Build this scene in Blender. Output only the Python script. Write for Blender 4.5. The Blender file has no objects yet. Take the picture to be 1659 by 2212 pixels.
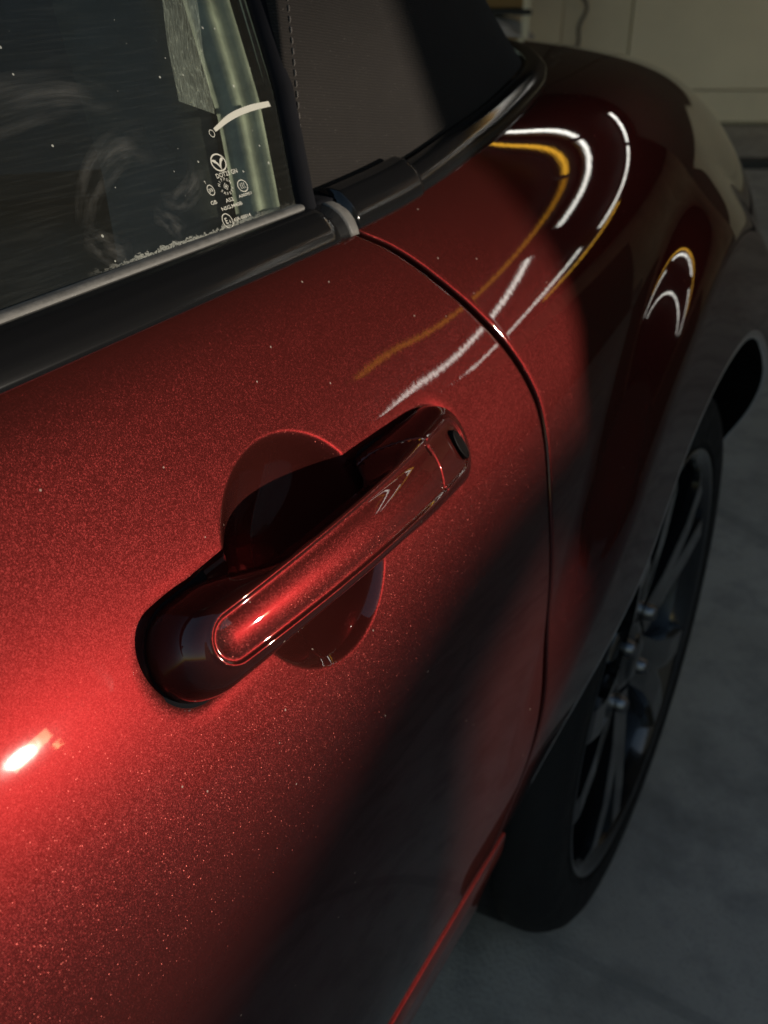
import bpy, bmesh, math, random
import numpy as np
from mathutils import Vector, Matrix

random.seed(4); rng = np.random.default_rng(7)
scene = bpy.context.scene
COL = scene.collection

# ------------------------------------------------------------------ camera
cam_d = bpy.data.cameras.new('camera')
cam = bpy.data.objects.new('camera', cam_d); COL.objects.link(cam)
CAM = np.array([-0.84195, -0.14806, 0.94244])
R_ = Vector((0.48763, -0.87305, 0.00058)); D_ = Vector((-0.43049, -0.24103, -0.86982)); F_ = Vector((0.75954, 0.42390, -0.49337))
m = Matrix(((R_.x, -D_.x, -F_.x, CAM[0]), (R_.y, -D_.y, -F_.y, CAM[1]), (R_.z, -D_.z, -F_.z, CAM[2]), (0, 0, 0, 1)))
cam.matrix_world = m
cam_d.sensor_fit = 'VERTICAL'; cam_d.sensor_height = 36.0
cam_d.lens = 36.0 * 2150.0 / 2212.0
cam_d.clip_start = 0.01; cam_d.clip_end = 400
cam_d.dof.use_dof = True; cam_d.dof.focus_distance = 0.345; cam_d.dof.aperture_fstop = 16.0
scene.camera = cam

# ------------------------------------------------------------------ light
SUN_EL, SUN_AZ = math.radians(7.4), math.radians(26.0)      # azimuth from -Y towards +X
SUN = np.array([math.cos(SUN_EL) * math.sin(SUN_AZ), -math.cos(SUN_EL) * math.cos(SUN_AZ), math.sin(SUN_EL)])
world = bpy.data.worlds.new('World'); scene.world = world; world.use_nodes = True
wn = world.node_tree; bg = wn.nodes['Background']
sky = wn.nodes.new('ShaderNodeTexSky'); sky.sky_type = 'NISHITA'; sky.sun_disc = False
sky.sun_elevation = SUN_EL; sky.sun_rotation = math.pi - SUN_AZ
wn.links.new(sky.outputs[0], bg.inputs[0]); bg.inputs[1].default_value = 0.14
sun_d = bpy.data.lights.new('sun', 'SUN'); sun_d.energy = 2.9; sun_d.angle = math.radians(0.53); sun_d.color = (1.0, 0.90, 0.76)
sun_o = bpy.data.objects.new('sun', sun_d); COL.objects.link(sun_o)
sun_o.rotation_euler = Vector(SUN).to_track_quat('Z', 'Y').to_euler(); sun_o.location = Vector(SUN) * 20
vs = scene.view_settings; vs.view_transform = 'Standard'; vs.look = 'None'; vs.exposure = 0.82; vs.gamma = 1.0; vs.use_curve_mapping = False
scene.cycles.use_denoising = True
scene.cycles.max_bounces = 10; scene.cycles.transparent_max_bounces = 16
scene.cycles.sample_clamp_indirect = 4.0
scene.cycles.blur_glossy = 0.3

# ------------------------------------------------------------------ material helpers
class NT:
    def __init__(s, name):
        s.m = bpy.data.materials.new(name); s.m.use_nodes = True; s.t = s.m.node_tree
        for n in list(s.t.nodes): s.t.nodes.remove(n)
        s.out = s.t.nodes.new('ShaderNodeOutputMaterial')
    def n(s, typ, ins=None, **kw):
        nd = s.t.nodes.new('ShaderNode' + typ)
        for k, v in kw.items(): setattr(nd, k, v)
        for k, v in (ins or {}).items(): s.set(nd, k, v)
        return nd
    def set(s, nd, k, v):
        sock = nd.inputs[k]
        if hasattr(v, 'outputs'): s.t.links.new(v.outputs[0], sock)
        elif isinstance(v, bpy.types.NodeSocket): s.t.links.new(v, sock)
        else: sock.default_value = v
    def math(s, op, a, b=None, c=None, clamp=False):
        nd = s.n('Math', operation=op, use_clamp=clamp)
        for i, v in enumerate((a, b, c)):
            if v is not None: s.set(nd, i, v)
        return nd
    def ramp(s, fac, stops, interp='LINEAR'):
        nd = s.n('ValToRGB', {'Fac': fac}); cr = nd.color_ramp; cr.interpolation = interp
        while len(cr.elements) < len(stops): cr.elements.new(0.5)
        for e, (p, c) in zip(cr.elements, stops):
            e.position = p; e.color = c if len(c) == 4 else (*c, 1)
        return nd
    def mix(s, fac, a, b):
        nd = s.n('Mix', data_type='RGBA'); s.set(nd, 0, fac); s.set(nd, 6, a); s.set(nd, 7, b)
        return nd.outputs[2]
    def coord(s, scale=(1, 1, 1), rot=(0, 0, 0), loc=(0, 0, 0)):
        tc = s.n('TexCoord'); mp = s.n('Mapping', {'Vector': tc.outputs['Object'], 'Scale': scale, 'Rotation': rot, 'Location': loc})
        return mp.outputs[0]
    def surf(s, x):
        s.t.links.new(x.outputs[0], s.out.inputs[0]); return s.m

def c4(c): return (*c, 1.0)

def simple(name, col, rough=.5, metal=0., noise=None, bump=None, coat=0., spec=.5):
    t = NT(name); p = t.n('BsdfPrincipled', {'Base Color': c4(col), 'Roughness': rough, 'Metallic': metal, 'Coat Weight': coat, 'Specular IOR Level': spec})
    if noise:
        sc, amt = noise
        nz = t.n('TexNoise', {'Vector': t.coord(), 'Scale': sc, 'Detail': 6.0, 'Roughness': .6})
        lo = tuple(max(0, c * (1 - amt)) for c in col); hi = tuple(min(1, c * (1 + amt)) for c in col)
        t.set(p, 'Base Color', t.ramp(nz.outputs[0], [(.25, lo), (.75, hi)]))
        t.set(p, 'Roughness', t.ramp(nz.outputs[0], [(.2, (rough * .75,) * 3), (.8, (min(1, rough * 1.3),) * 3)]))
    if bump:
        sc, st, dist = bump
        nz2 = t.n('TexNoise', {'Vector': t.coord(), 'Scale': sc, 'Detail': 4.0})
        b = t.n('Bump', {'Strength': st, 'Distance': dist, 'Height': nz2.outputs[0]}); t.set(p, 'Normal', b)
    return t.surf(p)

# metallic red paint: coloured flake base under clear coat, with single flakes and dust
def make_paint():
    t = NT('red_metallic_paint')
    co = t.coord()
    geo = t.n('NewGeometry')
    def flake(scale, amp):
        vo = t.n('TexVoronoi', {'Vector': co, 'Scale': scale, 'Randomness': 1.0})
        sub = t.n('VectorMath', {0: vo.outputs['Color'], 1: (.5, .5, .5)}, operation='SUBTRACT')
        sc = t.n('VectorMath', {0: sub, 'Scale': amp}, operation='SCALE')
        ad = t.n('VectorMath', {0: geo.outputs['Normal'], 1: sc}, operation='ADD')
        nm = t.n('VectorMath', {0: ad}, operation='NORMALIZE')
        return vo, nm
    v1, n1 = flake(3400., .32)
    v2, n2 = flake(1900., .62)
    big = t.n('TexNoise', {'Vector': co, 'Scale': 9.0, 'Detail': 3.0})
    bcol = t.ramp(big.outputs[0], [(.3, (.037, .0014, .0017)), (.7, (.042, .0016, .0019))])
    b1 = t.n('BsdfAnisotropic', {'Color': bcol, 'Roughness': .335})
    f1 = t.n('BsdfAnisotropic', {'Color': (.060, .0072, .0070, 1), 'Roughness': .40, 'Normal': n1})
    f2 = t.n('BsdfAnisotropic', {'Color': (.085, .018, .015, 1), 'Roughness': .28, 'Normal': n2})
    sel = t.math('LESS_THAN', v2.outputs['Distance'], .36)
    pick = t.n('SeparateColor', {0: v2.outputs['Color']})
    sel2 = t.math('MULTIPLY', sel, t.math('GREATER_THAN', pick.outputs[2], .72))
    b0 = t.n('BsdfDiffuse', {'Color': (.135, .031, .025, 1)})
    m0 = t.n('MixShader', {0: .25, 1: b1, 2: b0})
    m1 = t.n('MixShader', {0: .38, 1: m0, 2: f1})
    m2 = t.n('MixShader', {0: t.math('MULTIPLY', sel2, .25), 1: m1, 2: f2})
    # clear coat with faint orange peel
    op = t.n('TexNoise', {'Vector': co, 'Scale': 300.0, 'Detail': 1.0})
    bmp = t.n('Bump', {'Strength': .010, 'Distance': .0004, 'Height': op.outputs[0]})
    fr = t.n('Fresnel', {'IOR': 1.5, 'Normal': bmp})
    gl = t.n('BsdfAnisotropic', {'Color': (1, 1, 1, 1), 'Roughness': .022, 'Normal': bmp})
    m3 = t.n('MixShader', {0: fr, 1: m2, 2: gl})
    # settled dust
    vd = t.n('TexVoronoi', {'Vector': co, 'Scale': 130., 'Randomness': 1.0})
    pc = t.n('SeparateColor', {0: vd.outputs['Color']})
    dm = t.math('MULTIPLY', t.math('LESS_THAN', vd.outputs['Distance'], .055), t.math('GREATER_THAN', pc.outputs[0], .78))
    df = t.n('BsdfDiffuse', {'Color': (.42, .34, .28, 1)})
    m4 = t.n('MixShader', {0: t.math('MULTIPLY', dm, .55), 1: m3, 2: df})
    return t.surf(m4)

def make_fabric():
    t = NT('black_canvas')
    # twill ribs run across the panel
    co = t.coord(rot=(0, math.radians(-8), 0))
    nz = t.n('TexNoise', {'Vector': co, 'Scale': 35.0, 'Detail': 3.0})
    wob = t.n('VectorMath', {0: co, 1: t.n('VectorMath', {0: nz.outputs['Color'], 'Scale': .0012}, operation='SCALE')}, operation='ADD')
    wv = t.n('TexWave', {'Vector': wob, 'Scale': 245.0, 'Distortion': .5, 'Detail': 2.0, 'Detail Scale': 3.0}, wave_type='BANDS', bands_direction='Z')
    fz = t.n('TexNoise', {'Vector': co, 'Scale': 900.0, 'Detail': 4.0})
    blot = t.n('TexNoise', {'Vector': co, 'Scale': 55.0, 'Detail': 4.0})
    col = t.mix(wv.outputs['Fac'], (.0080, .0066, .0056, 1), (.0150, .0122, .0104, 1))
    col = t.mix(t.math('MULTIPLY', blot.outputs[0], .5), col, (.021, .0172, .0148, 1))
    col = t.mix(t.math('GREATER_THAN', fz.outputs[0], .70), col, (.055, .047, .040, 1))
    b = t.n('Bump', {'Strength': .4, 'Distance': .0004, 'Height': wv.outputs['Fac']})
    b2 = t.n('Bump', {'Strength': .35, 'Distance': .0004, 'Height': fz.outputs[0], 'Normal': b})
    p = t.n('BsdfPrincipled', {'Base Color': col, 'Roughness': .9, 'Specular IOR Level': .15, 'Normal': b2, 'Sheen Weight': .03, 'Sheen Roughness': .5})
    return t.surf(p)

def make_glass():
    t = NT('tinted_window_glass')
    tc = t.n('TexCoord'); co = tc.outputs['Object']
    uv = tc.outputs['UV']                       # u = along the car (m), v = up the glass (m)
    sep = t.n('SeparateXYZ', {0: uv})
    tr = t.n('BsdfTransparent', {'Color': (.62, .67, .63, 1)})
    gl = t.n('BsdfGlossy', {'Color': (1, 1, 1, 1), 'Roughness': .0})
    fr = t.n('Fresnel', {'IOR': 1.5})
    g = t.n('MixShader', {0: fr, 1: tr, 2: gl})
    # dust specks
    vd = t.n('TexVoronoi', {'Vector': uv, 'Scale': 120., 'Randomness': 1.0}); vd.voronoi_dimensions = '2D'
    pc = t.n('SeparateColor', {0: vd.outputs['Color']})
    size = t.math('MULTIPLY', t.math('POWER', pc.outputs[1], 3.0), .075)
    sp = t.math('MULTIPLY', t.math('LESS_THAN', vd.outputs['Distance'], size), t.math('GREATER_THAN', pc.outputs[0], .62))
    # fine film of dust, streaky
    st = t.n('TexNoise', {'Vector': t.n('Mapping', {'Vector': uv, 'Scale': (40, 900, 1), 'Rotation': (0, 0, .1)}), 'Scale': 1.0, 'Detail': 5.0})
    film = t.math('MULTIPLY', t.ramp(st.outputs[0], [(.45, (0, 0, 0)), (.75, (1, 1, 1))]), .010)
    # dried water line above the belt moulding
    wz = t.n('TexNoise', {'Vector': uv, 'Scale': 260., 'Detail': 5.0, 'Roughness': .7})
    wz2 = t.n('TexNoise', {'Vector': uv, 'Scale': 1300., 'Detail': 3.0})
    edge = t.math('ADD', t.math('MULTIPLY', wz.outputs[0], .0075), .0025)
    band = t.math('MULTIPLY', t.math('LESS_THAN', sep.outputs[1], edge), t.math('GREATER_THAN', wz2.outputs[0], .44))
    lim = t.n('MapRange', {0: sep.outputs[0], 1: -.60, 2: -.57, 3: 0.0, 4: 1.0})
    lim2 = t.n('MapRange', {0: sep.outputs[0], 1: -.515, 2: -.485, 3: 1.0, 4: 0.15})
    band = t.math('MULTIPLY', band, t.math('MULTIPLY', lim, lim2))
    dust = t.math('MAXIMUM', t.math('MULTIPLY', sp, .45), t.math('MAXIMUM', t.math('ADD', film, .014), t.math('MULTIPLY', band, .30)), clamp=True)
    df = t.n('BsdfDiffuse', {'Color': (.55, .55, .48, 1)})
    mx = t.n('MixShader', {0: dust, 1: g, 2: df})
    return t.surf(mx)

def film_mat(name, col, alpha, kind):
    """dried film on the glass: scattered deposit over clear glass, broken up by fine streaks"""
    t = NT(name); tc = t.n('TexCoord'); uv = tc.outputs['UV']
    sep = t.n('SeparateXYZ', {0: uv})
    def edge(o, a):
        x = t.math('MULTIPLY', o, t.math('SUBTRACT', 1.0, o)); return t.math('MULTIPLY', x, a, clamp=True)
    if kind == 'wipe':
        st = t.n('TexNoise', {'Vector': t.n('Mapping', {'Vector': uv, 'Scale': (1.6, 16, 1)}), 'Scale': 1.0, 'Detail': 9.0, 'Roughness': .72})
        a = t.ramp(st.outputs[0], [(.42, (0, 0, 0)), (.66, (1, 1, 1))])
        big = t.n('TexNoise', {'Vector': uv, 'Scale': 3.0, 'Detail': 3.0})
        a = t.math('MULTIPLY', t.math('ADD', t.math('MULTIPLY', a, .6), .4), t.ramp(big.outputs[0], [(.38, (.0,) * 3), (.66, (1,) * 3)]))
        a = t.math('MULTIPLY', a, t.math('MULTIPLY', edge(sep.outputs[0], 5.0), edge(sep.outputs[1], 7.0)))
    else:
        v = t.n('TexVoronoi', {'Vector': t.n('Mapping', {'Vector': uv, 'Scale': (5, 13, 1)}), 'Scale': 1.6}, feature='DISTANCE_TO_EDGE')
        n2 = t.n('TexNoise', {'Vector': t.n('Mapping', {'Vector': uv, 'Scale': (9, 30, 1)}), 'Scale': 1.0, 'Detail': 6.0, 'Roughness': .7})
        a = t.math('ADD', t.math('MULTIPLY', t.math('LESS_THAN', v.outputs[0], .05), .5), t.ramp(n2.outputs[0], [(.42, (.28,) * 3), (.7, (1,) * 3)]))
        a = t.math('MULTIPLY', a, t.n('MapRange', {0: sep.outputs[0], 1: .75, 2: 1.0, 3: 1.0, 4: 0.0}))
    tr = t.n('BsdfTransparent'); df = t.n('BsdfDiffuse', {'Color': c4(col)})
    return t.surf(t.n('MixShader', {0: t.math('MULTIPLY', a, alpha, clamp=True), 1: tr, 2: df}))

def make_floor():
    t = NT('asphalt_floor'); co = t.coord()
    a = t.n('TexNoise', {'Vector': co, 'Scale': 2.3, 'Detail': 7.0, 'Roughness': .6})
    b = t.n('TexNoise', {'Vector': co, 'Scale': 240.0, 'Detail': 3.0})
    c = t.n('TexNoise', {'Vector': co, 'Scale': 14.0, 'Detail': 5.0, 'Roughness': .65})
    col = t.ramp(a.outputs[0], [(.30, (.25, .232, .208)), (.5, (.34, .316, .285)), (.72, (.43, .40, .362))])
    col2 = t.mix(t.ramp(c.outputs[0], [(.45, (0,) * 3), (.70, (.7,) * 3)]), col.outputs[0], (.17, .163, .155, 1))
    col3 = t.mix(t.math('MULTIPLY', t.math('GREATER_THAN', b.outputs[0], .60), .35), col2, (.22, .21, .20, 1))
    v = t.n('TexVoronoi', {'Vector': t.n('Mapping', {'Vector': co, 'Scale': (.55, .8, 1), 'Location': (.3, .1, 0)}), 'Scale': 1.0}, feature='DISTANCE_TO_EDGE')
    col4 = t.mix(t.math('MULTIPLY', t.math('LESS_THAN', v.outputs[0], .004), .5), col3, (.20, .195, .185, 1))
    bp = t.n('Bump', {'Strength': .5, 'Distance': .002, 'Height': b.outputs[0]})
    return t.surf(t.n('BsdfPrincipled', {'Base Color': col4, 'Roughness': .78, 'Normal': bp}))

def emit(name, col, s):
    t = NT(name); return t.surf(t.n('Emission', {'Color': c4(col), 'Strength': s}))

M = {}
M['paint'] = make_paint()
M['fabric'] = make_fabric()
M['glass'] = make_glass()
M['floor'] = make_floor()
M['gloss_black'] = simple('gloss_black_trim', (.006, .006, .0065), .13, spec=.45)
M['lip'] = simple('grey_rubber_lip', (.085, .080, .073), .62, noise=(140, .35), bump=(900, .3, .0004))
M['rubber'] = simple('black_rubber', (.006, .006, .0075), .9, spec=.06, noise=(60, .3))
M['seal'] = simple('dusty_rubber_seal', (.050, .049, .044), .55, noise=(70, .35), bump=(300, .2, .0006))
M['seal_sunlit'] = simple('sunlit_rubber_face', (.36, .36, .28), .6, noise=(70, .5), bump=(400, .2, .0005))
M['barrel'] = simple('wheel_barrel_metal', (.10, .104, .115), .38, metal=1., noise=(20, .2))
M['seal_bright'] = simple('pane_edge_and_sunlit_bead', (.62, .62, .46), .45, noise=(120, .2))
M['tyre'] = simple('tyre_rubber', (.010, .010, .0105), .7, spec=.25, noise=(45, .35), bump=(400, .3, .0006))
M['wheel'] = simple('gloss_black_wheel', (.008, .008, .009), .14, coat=.6)
M['steel'] = simple('machined_steel', (.22, .22, .23), .32, metal=1., noise=(60, .2))
M['chrome'] = simple('chrome', (.75, .75, .77), .10, metal=1.)
M['dark'] = simple('dark_plastic', (.010, .010, .010), .55, noise=(50, .3))
M['well'] = simple('wheel_well_plastic', (.006, .006, .006), .9, noise=(40, .3), spec=.05)
M['lock'] = simple('lock_black', (.003, .002, .002), .5, spec=.05)
M['seat'] = simple('seat_leather', (.030, .028, .026), .5, noise=(40, .3), bump=(200, .3, .001))
M['liner'] = simple('cabin_plastic', (.026, .024, .022), .6, noise=(40, .3))
M['thread'] = simple('grey_thread', (.065, .055, .047), .8)
M['etch_reflection'] = simple('etch_and_reflection_white', (.40, .385, .33), .9)
M['wall'] = simple('beige_wall_paint', (.80, .70, .53), .75, noise=(1.6, .10), bump=(60, .15, .002))
M['wall2'] = simple('beige_panel_paint', (.76, .665, .50), .75, noise=(2.2, .10))
M['wall_dark'] = simple('dark_reflection_boards', (.085, .062, .045), .7, noise=(3, .25))
M['shade_caster'] = simple('brown_shade_caster', (.085, .062, .046), .85, noise=(4, .25), bump=(50, .3, .003))
M['concrete'] = simple('concrete', (.26, .25, .23), .85, noise=(4, .2), bump=(50, .3, .003))
M['sky_blocker'] = simple('brown_sky_blocker', (.58, .45, .35), .85, noise=(1.2, .25))
M['ceiling'] = simple('dark_ceiling', (.040, .032, .026), .8, noise=(2, .3))
M['lamp_body'] = simple('lamp_housing', (.5, .5, .48), .4)
M['tube_white'] = emit('white_tube_glow', (1.0, .97, .88), 4.6)
M['tube_amber'] = emit('amber_tube_glow', (1.0, .42, .03), 1.1)
M['tube_yellow'] = emit('yellow_tube_glow', (1.0, .50, .04), 3.0)
M['cardboard'] = simple('brown_cardboard', (.23, .135, .05), .8, noise=(6, .15))
M['bag'] = simple('pale_plastic_bag', (.42, .39, .38), .5, noise=(5, .2))
M['hose'] = simple('dark_hose', (.12, .10, .085), .6)
M['kerb'] = simple('dark_kerb', (.030, .030, .030), .8, noise=(6, .3))
M['tail'] = simple('tail_lamp_lens', (.16, .008, .008), .12, coat=1.)

# ------------------------------------------------------------------ mesh helpers
def link(name, me, mat, parent=None, smooth=True):
    if smooth:
        me.polygons.foreach_set('use_smooth', [True] * len(me.polygons))
    o = bpy.data.objects.new(name, me); COL.objects.link(o)
    if mat is not None: me.materials.append(M[mat])
    if parent is not None: o.parent = parent
    return o
def mesh(name, v, f, mat, parent=None, smooth=True):
    me = bpy.data.meshes.new(name); me.from_pydata([tuple(map(float, p)) for p in v], [], [tuple(map(int, q)) for q in f]); me.update()
    return link(name, me, mat, parent, smooth)
def grid_faces(nu, nv, closed_u=False, closed_v=False, flip=False):
    i = np.arange(nu if closed_u else nu - 1); j = np.arange(nv if closed_v else nv - 1)
    I, J = np.meshgrid(i, j, indexing='ij'); I2 = (I + 1) % nu; J2 = (J + 1) % nv
    f = np.stack([I * nv + J, I2 * nv + J, I2 * nv + J2, I * nv + J2], -1).reshape(-1, 4)
    return f[:, ::-1] if flip else f
def grid_mesh(name, P, mat, parent=None, flip=False, closed_u=False, closed_v=False, keep=None, smooth=True):
    nu, nv = P.shape[:2]; f = grid_faces(nu, nv, closed_u, closed_v, flip)
    if keep is not None: f = f[keep]
    return mesh(name, P.reshape(-1, 3), f, mat, parent, smooth)
def box(name, size, loc, mat, parent=None, rotz=0, bevel=.004, seg=2):
    bm = bmesh.new(); bmesh.ops.create_cube(bm, size=1)
    for v in bm.verts: v.co = Vector((v.co.x * size[0], v.co.y * size[1], v.co.z * size[2]))
    if bevel: bmesh.ops.bevel(bm, geom=bm.edges[:], offset=bevel, segments=seg, affect='EDGES', profile=.5)
    bm.transform(Matrix.Translation(loc) @ Matrix.Rotation(rotz, 4, 'Z'))
    me = bpy.data.meshes.new(name); bm.to_mesh(me); bm.free()
    return link(name, me, mat, parent, False)
def sweep(name, path, prof, mat, parent=None, up=None, caps=True, closed_prof=True):
    """sweep a (lateral, vertical) profile along a path; lateral = horizontal, away from the car (right hand of travel for +X is -Y)"""
    path = np.asarray(path, float); prof = np.asarray(prof, float)
    tan = np.gradient(path, axis=0); tan /= np.linalg.norm(tan, axis=1)[:, None]
    z = np.array([0, 0, 1.]) if up is None else np.asarray(up, float)
    lat = np.cross(tan, np.broadcast_to(z, tan.shape)); lat /= np.linalg.norm(lat, axis=1)[:, None]
    ver = np.cross(lat, tan)
    P = path[:, None, :] + prof[None, :, :1] * lat[:, None, :] + prof[None, :, 1:2] * ver[:, None, :]
    nu, nv = P.shape[:2]; f = [tuple(q) for q in grid_faces(nu, nv, False, closed_prof)]
    if caps and closed_prof:
        f.append(tuple(range(nv))); f.append(tuple((nu - 1) * nv + k for k in range(nv))[::-1])
    return mesh(name, P.reshape(-1, 3), f, mat, parent)
def tag(o, label=None, cat=None, group=None, kind=None):
    if label: o['label'] = label
    if cat: o['category'] = cat
    if group: o['group'] = group
    if kind: o['kind'] = kind
    return o
def empty(name, loc=(0, 0, 0)):
    o = bpy.data.objects.new(name, None); COL.objects.link(o); o.location = loc; o.empty_display_size = .1
    return o
def cr(pts, n):
    """Catmull-Rom resample"""
    p = np.asarray(pts, float); p = np.vstack([2 * p[0] - p[1], p, 2 * p[-1] - p[-2]])
    out = []
    m_ = len(p) - 3
    for k in np.linspace(0, m_ - 1e-9, n):
        i = int(k); t = k - i; a, b, c, d = p[i:i + 4]
        out.append(.5 * ((2 * b) + (c - a) * t + (2 * a - 5 * b + 4 * c - d) * t ** 2 + (3 * b - a - 3 * c + d) * t ** 3))
    return np.array(out)

# ---------------- body surface (car frame: X to the rear, -Y outward, Z up) -------------
XS=np.arange(-1.5,1.051,0.15)
_T={  # X : 13 control rows (y,z) from deck to under the sill
 -1.5:[(.45,.80),(0.125,0.838),(.090,.836),(.067,.798),(.0435,.758),(.022,.713),(.005,.66),(-.003,.60),(.002,.51),(.016,.425),(.038,.345),(.062,.285),(.095,.20)],
 -.45:[(.45,.80),(0.125,0.842),(0.09,0.836),(.069,.800),(.0445,.760),(.022,.714),(.005,.66),(-.003,.60),(.002,.51),(.014,.43),(.035,.355),(.060,.295),(.095,.20)],
 -.30:[(0.45,0.8),(0.125,0.868),(0.0905,0.8475),(0.066,0.825),(0.043,0.79),(0.021,0.743),(0.004,0.685),(-0.002,0.61),(-0.002,0.53),(.008,.45),(.026,.38),(.052,.315),(.09,.22)],
 -.15:[(0.45,0.84),(0.17,0.872),(0.118,0.8625),(0.082,0.853),(0.048,0.827),(0.02,0.78),(0.006,0.72),(0.004,0.65),(0.003,0.57),(.004,.46),(.022,.39),(.045,.32),(.08,.23)],
  .0:[(0.6,0.872),(0.3,0.87),(0.18,0.867),(0.113,0.861),(0.067,0.838),(0.032,0.797),(0.015,0.737),(0.003,0.668),(-0.004,0.595),(0,.48),(.02,.40),(.04,.33),(.08,.24)],
  .15:[(0.66,0.87),(0.38,0.869),(0.24,0.865),(0.15,0.857),(0.1,0.831),(0.054,0.784),(0.03,0.722),(0.009,0.655),(-0.002,0.58),(.004,.48),(.02,.40),(.04,.33),(.08,.24)],
  .30:[(.70,.864),(.42,.862),(.235,.852),(.152,.836),(.100,.800),(0.058,0.752),(0.036,0.695),(0.014,0.632),(0.005,0.56),(0,0.48),(.03,.40),(.05,.33),(.09,.25)],
  .45:[(.72,.85),(.46,.848),(.27,.838),(.185,.82),(.132,.784),(.092,.735),(0.058,0.685),(0.036,0.625),(0.028,0.56),(0.034,0.48),(.06,.40),(.08,.33),(.12,.26)],
  .60:[(.74,.825),(.50,.823),(.32,.812),(.24,.795),(.185,.76),(.145,.715),(.118,.665),(.10,.61),(.094,.56),(.098,.48),(.11,.40),(.13,.33),(.17,.27)],
  .75:[(.77,.79),(.56,.787),(.41,.775),(.34,.76),(.29,.73),(.25,.69),(.225,.645),(.21,.60),(.205,.55),(.21,.48),(.22,.40),(.24,.33),(.28,.28)],
  .90:[(.80,.75),(.66,.745),(.56,.735),(.51,.72),(.47,.695),(.44,.66),(.42,.62),(.41,.585),(.405,.54),(.41,.48),(.42,.40),(.44,.34),(.46,.30)],
 1.05:[(.84,.70),(.78,.70),(.73,.69),(.71,.68),(.69,.66),(.68,.64),(.67,.60),(.665,.57),(.66,.53),(.665,.48),(.67,.42),(.68,.36),(.70,.32)],
}
_k=sorted(_T); _a=np.array([_T[k] for k in _k])
NET=np.zeros((len(XS),13,2))
for i in range(13):
    for c in range(2): NET[:,i,c]=np.interp(XS,_k,_a[:,i,c])
def _bs(t):
    return np.stack([(1-t)**3,3*t**3-6*t**2+4,-3*t**3+3*t**2+3*t+1,t**3],-1)/6
def body(X,v):
    """X: car x, v: row parameter 0..12 -> points (...,3)"""
    X,v=np.broadcast_arrays(np.asarray(X,float),np.asarray(v,float))
    s=(X-XS[0])/.15; i=np.clip(np.floor(s).astype(int),0,len(XS)-2); a=_bs(s-i)
    j=np.clip(np.floor(v).astype(int),0,11); b=_bs(v-j)
    out=np.zeros(X.shape+(2,))
    for m in range(4):
        im=np.clip(i+m-1,0,len(XS)-1)
        for n in range(4):
            jn=np.clip(j+n-1,0,12)
            out+=(a[...,m]*b[...,n])[...,None]*NET[im,jn]
    dz=out[...,1]-.305; R=np.hypot(X,dz); a=np.degrees(np.arctan2(dz,-X))
    k=np.clip((.486-R)/.060,0,1); k=k*k*(3-2*k)
    fa=np.clip((a-18)/34,0,1); fb=np.clip((172-a)/40,0,1)
    out[...,0]-=(.0215)*k*(fa*fa*(3-2*fa))*(fb*fb*(3-2*fb))*(v>3)      # flare around the wheel arch
    return np.stack([X,out[...,0],out[...,1]],-1)
def bnormal(X,v,e=1e-3):
    du=body(np.asarray(X)+e,v)-body(np.asarray(X)-e,v); dv=body(X,np.asarray(v)+e)-body(X,np.asarray(v)-e)
    n=np.cross(du,dv); n/=np.linalg.norm(n,axis=-1,keepdims=True)
    return np.where((n[...,1:2]>0)&(n[...,2:3]<.5),-n,n)


# ------------------------------------------------------------------ the place
WD = np.array([.4876, -.873, 0.]); WN = np.array([.873, .4876, 0.])       # along the back wall / towards it
def wpos(along, depth, z): 
    return CAM * np.array([1, 1, 0]) + WN * depth + WD * along + np.array([0, 0, z])
WROT = math.atan2(WD[1], WD[0])
fl = mesh('floor', [(-40, -40, .0134), (40, -40, .0134), (40, 40, .0134), (-40, 40, .0134)], [(0, 1, 2, 3)], 'floor', smooth=False); tag(fl, kind='structure', label='grey worn asphalt floor under the car')
_lc, _ld = np.array([.893, .45, 0]), np.array([.45, -.893, 0])
_cc = [_lc * c + _ld * a for c, a in ((.70, -8), (-1.9, 14), (12, 14), (12, -8))]
ce = mesh('ceiling', [tuple(p + np.array([0, 0, z])) for z in (2.80, 3.0) for p in _cc], [(0, 1, 2, 3), (7, 6, 5, 4), (0, 4, 5, 1), (1, 5, 6, 2), (2, 6, 7, 3), (3, 7, 4, 0)], 'ceiling', smooth=False); tag(ce, kind='structure', label='dark garage ceiling')

# back wall of painted panels
wall = empty('garage_wall', tuple(wpos(0, 6.35, 0))); wall.rotation_euler.z = WROT
tag(wall, 'beige painted panelled wall across the back of the garage', 'wall')
def wall_panel(x0, x1, z0, z1, mat, dy=0.):
    o = box('panel', (x1 - x0 - .006, .06, z1 - z0 - .006), ((x0 + x1) / 2, .03 + dy, (z0 + z1) / 2), mat, wall, bevel=.006); return o
for i, (x0, x1) in enumerate([(-3.2, -1.6), (-1.6, .42), (.42, 1.02), (1.02, 1.42), (1.42, 3.6), (3.6, 4.6)]):
    d = [.0, .0, -.02, .0, -.012, .0][i]
    wall_panel(x0, x1, .03, .21, 'wall' if i % 2 else 'wall2', d); wall_panel(x0, x1, .21, .80, 'wall2' if i % 2 else 'wall', d); wall_panel(x0, x1, .80, 2.8, 'wall_dark', d + .01)  # upper boards, out of view, made dark to deepen the body's reflections
box('backing', (7.8, .1, 2.8), (.7, .10, 1.4), 'wall2', wall, bevel=0)
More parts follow.
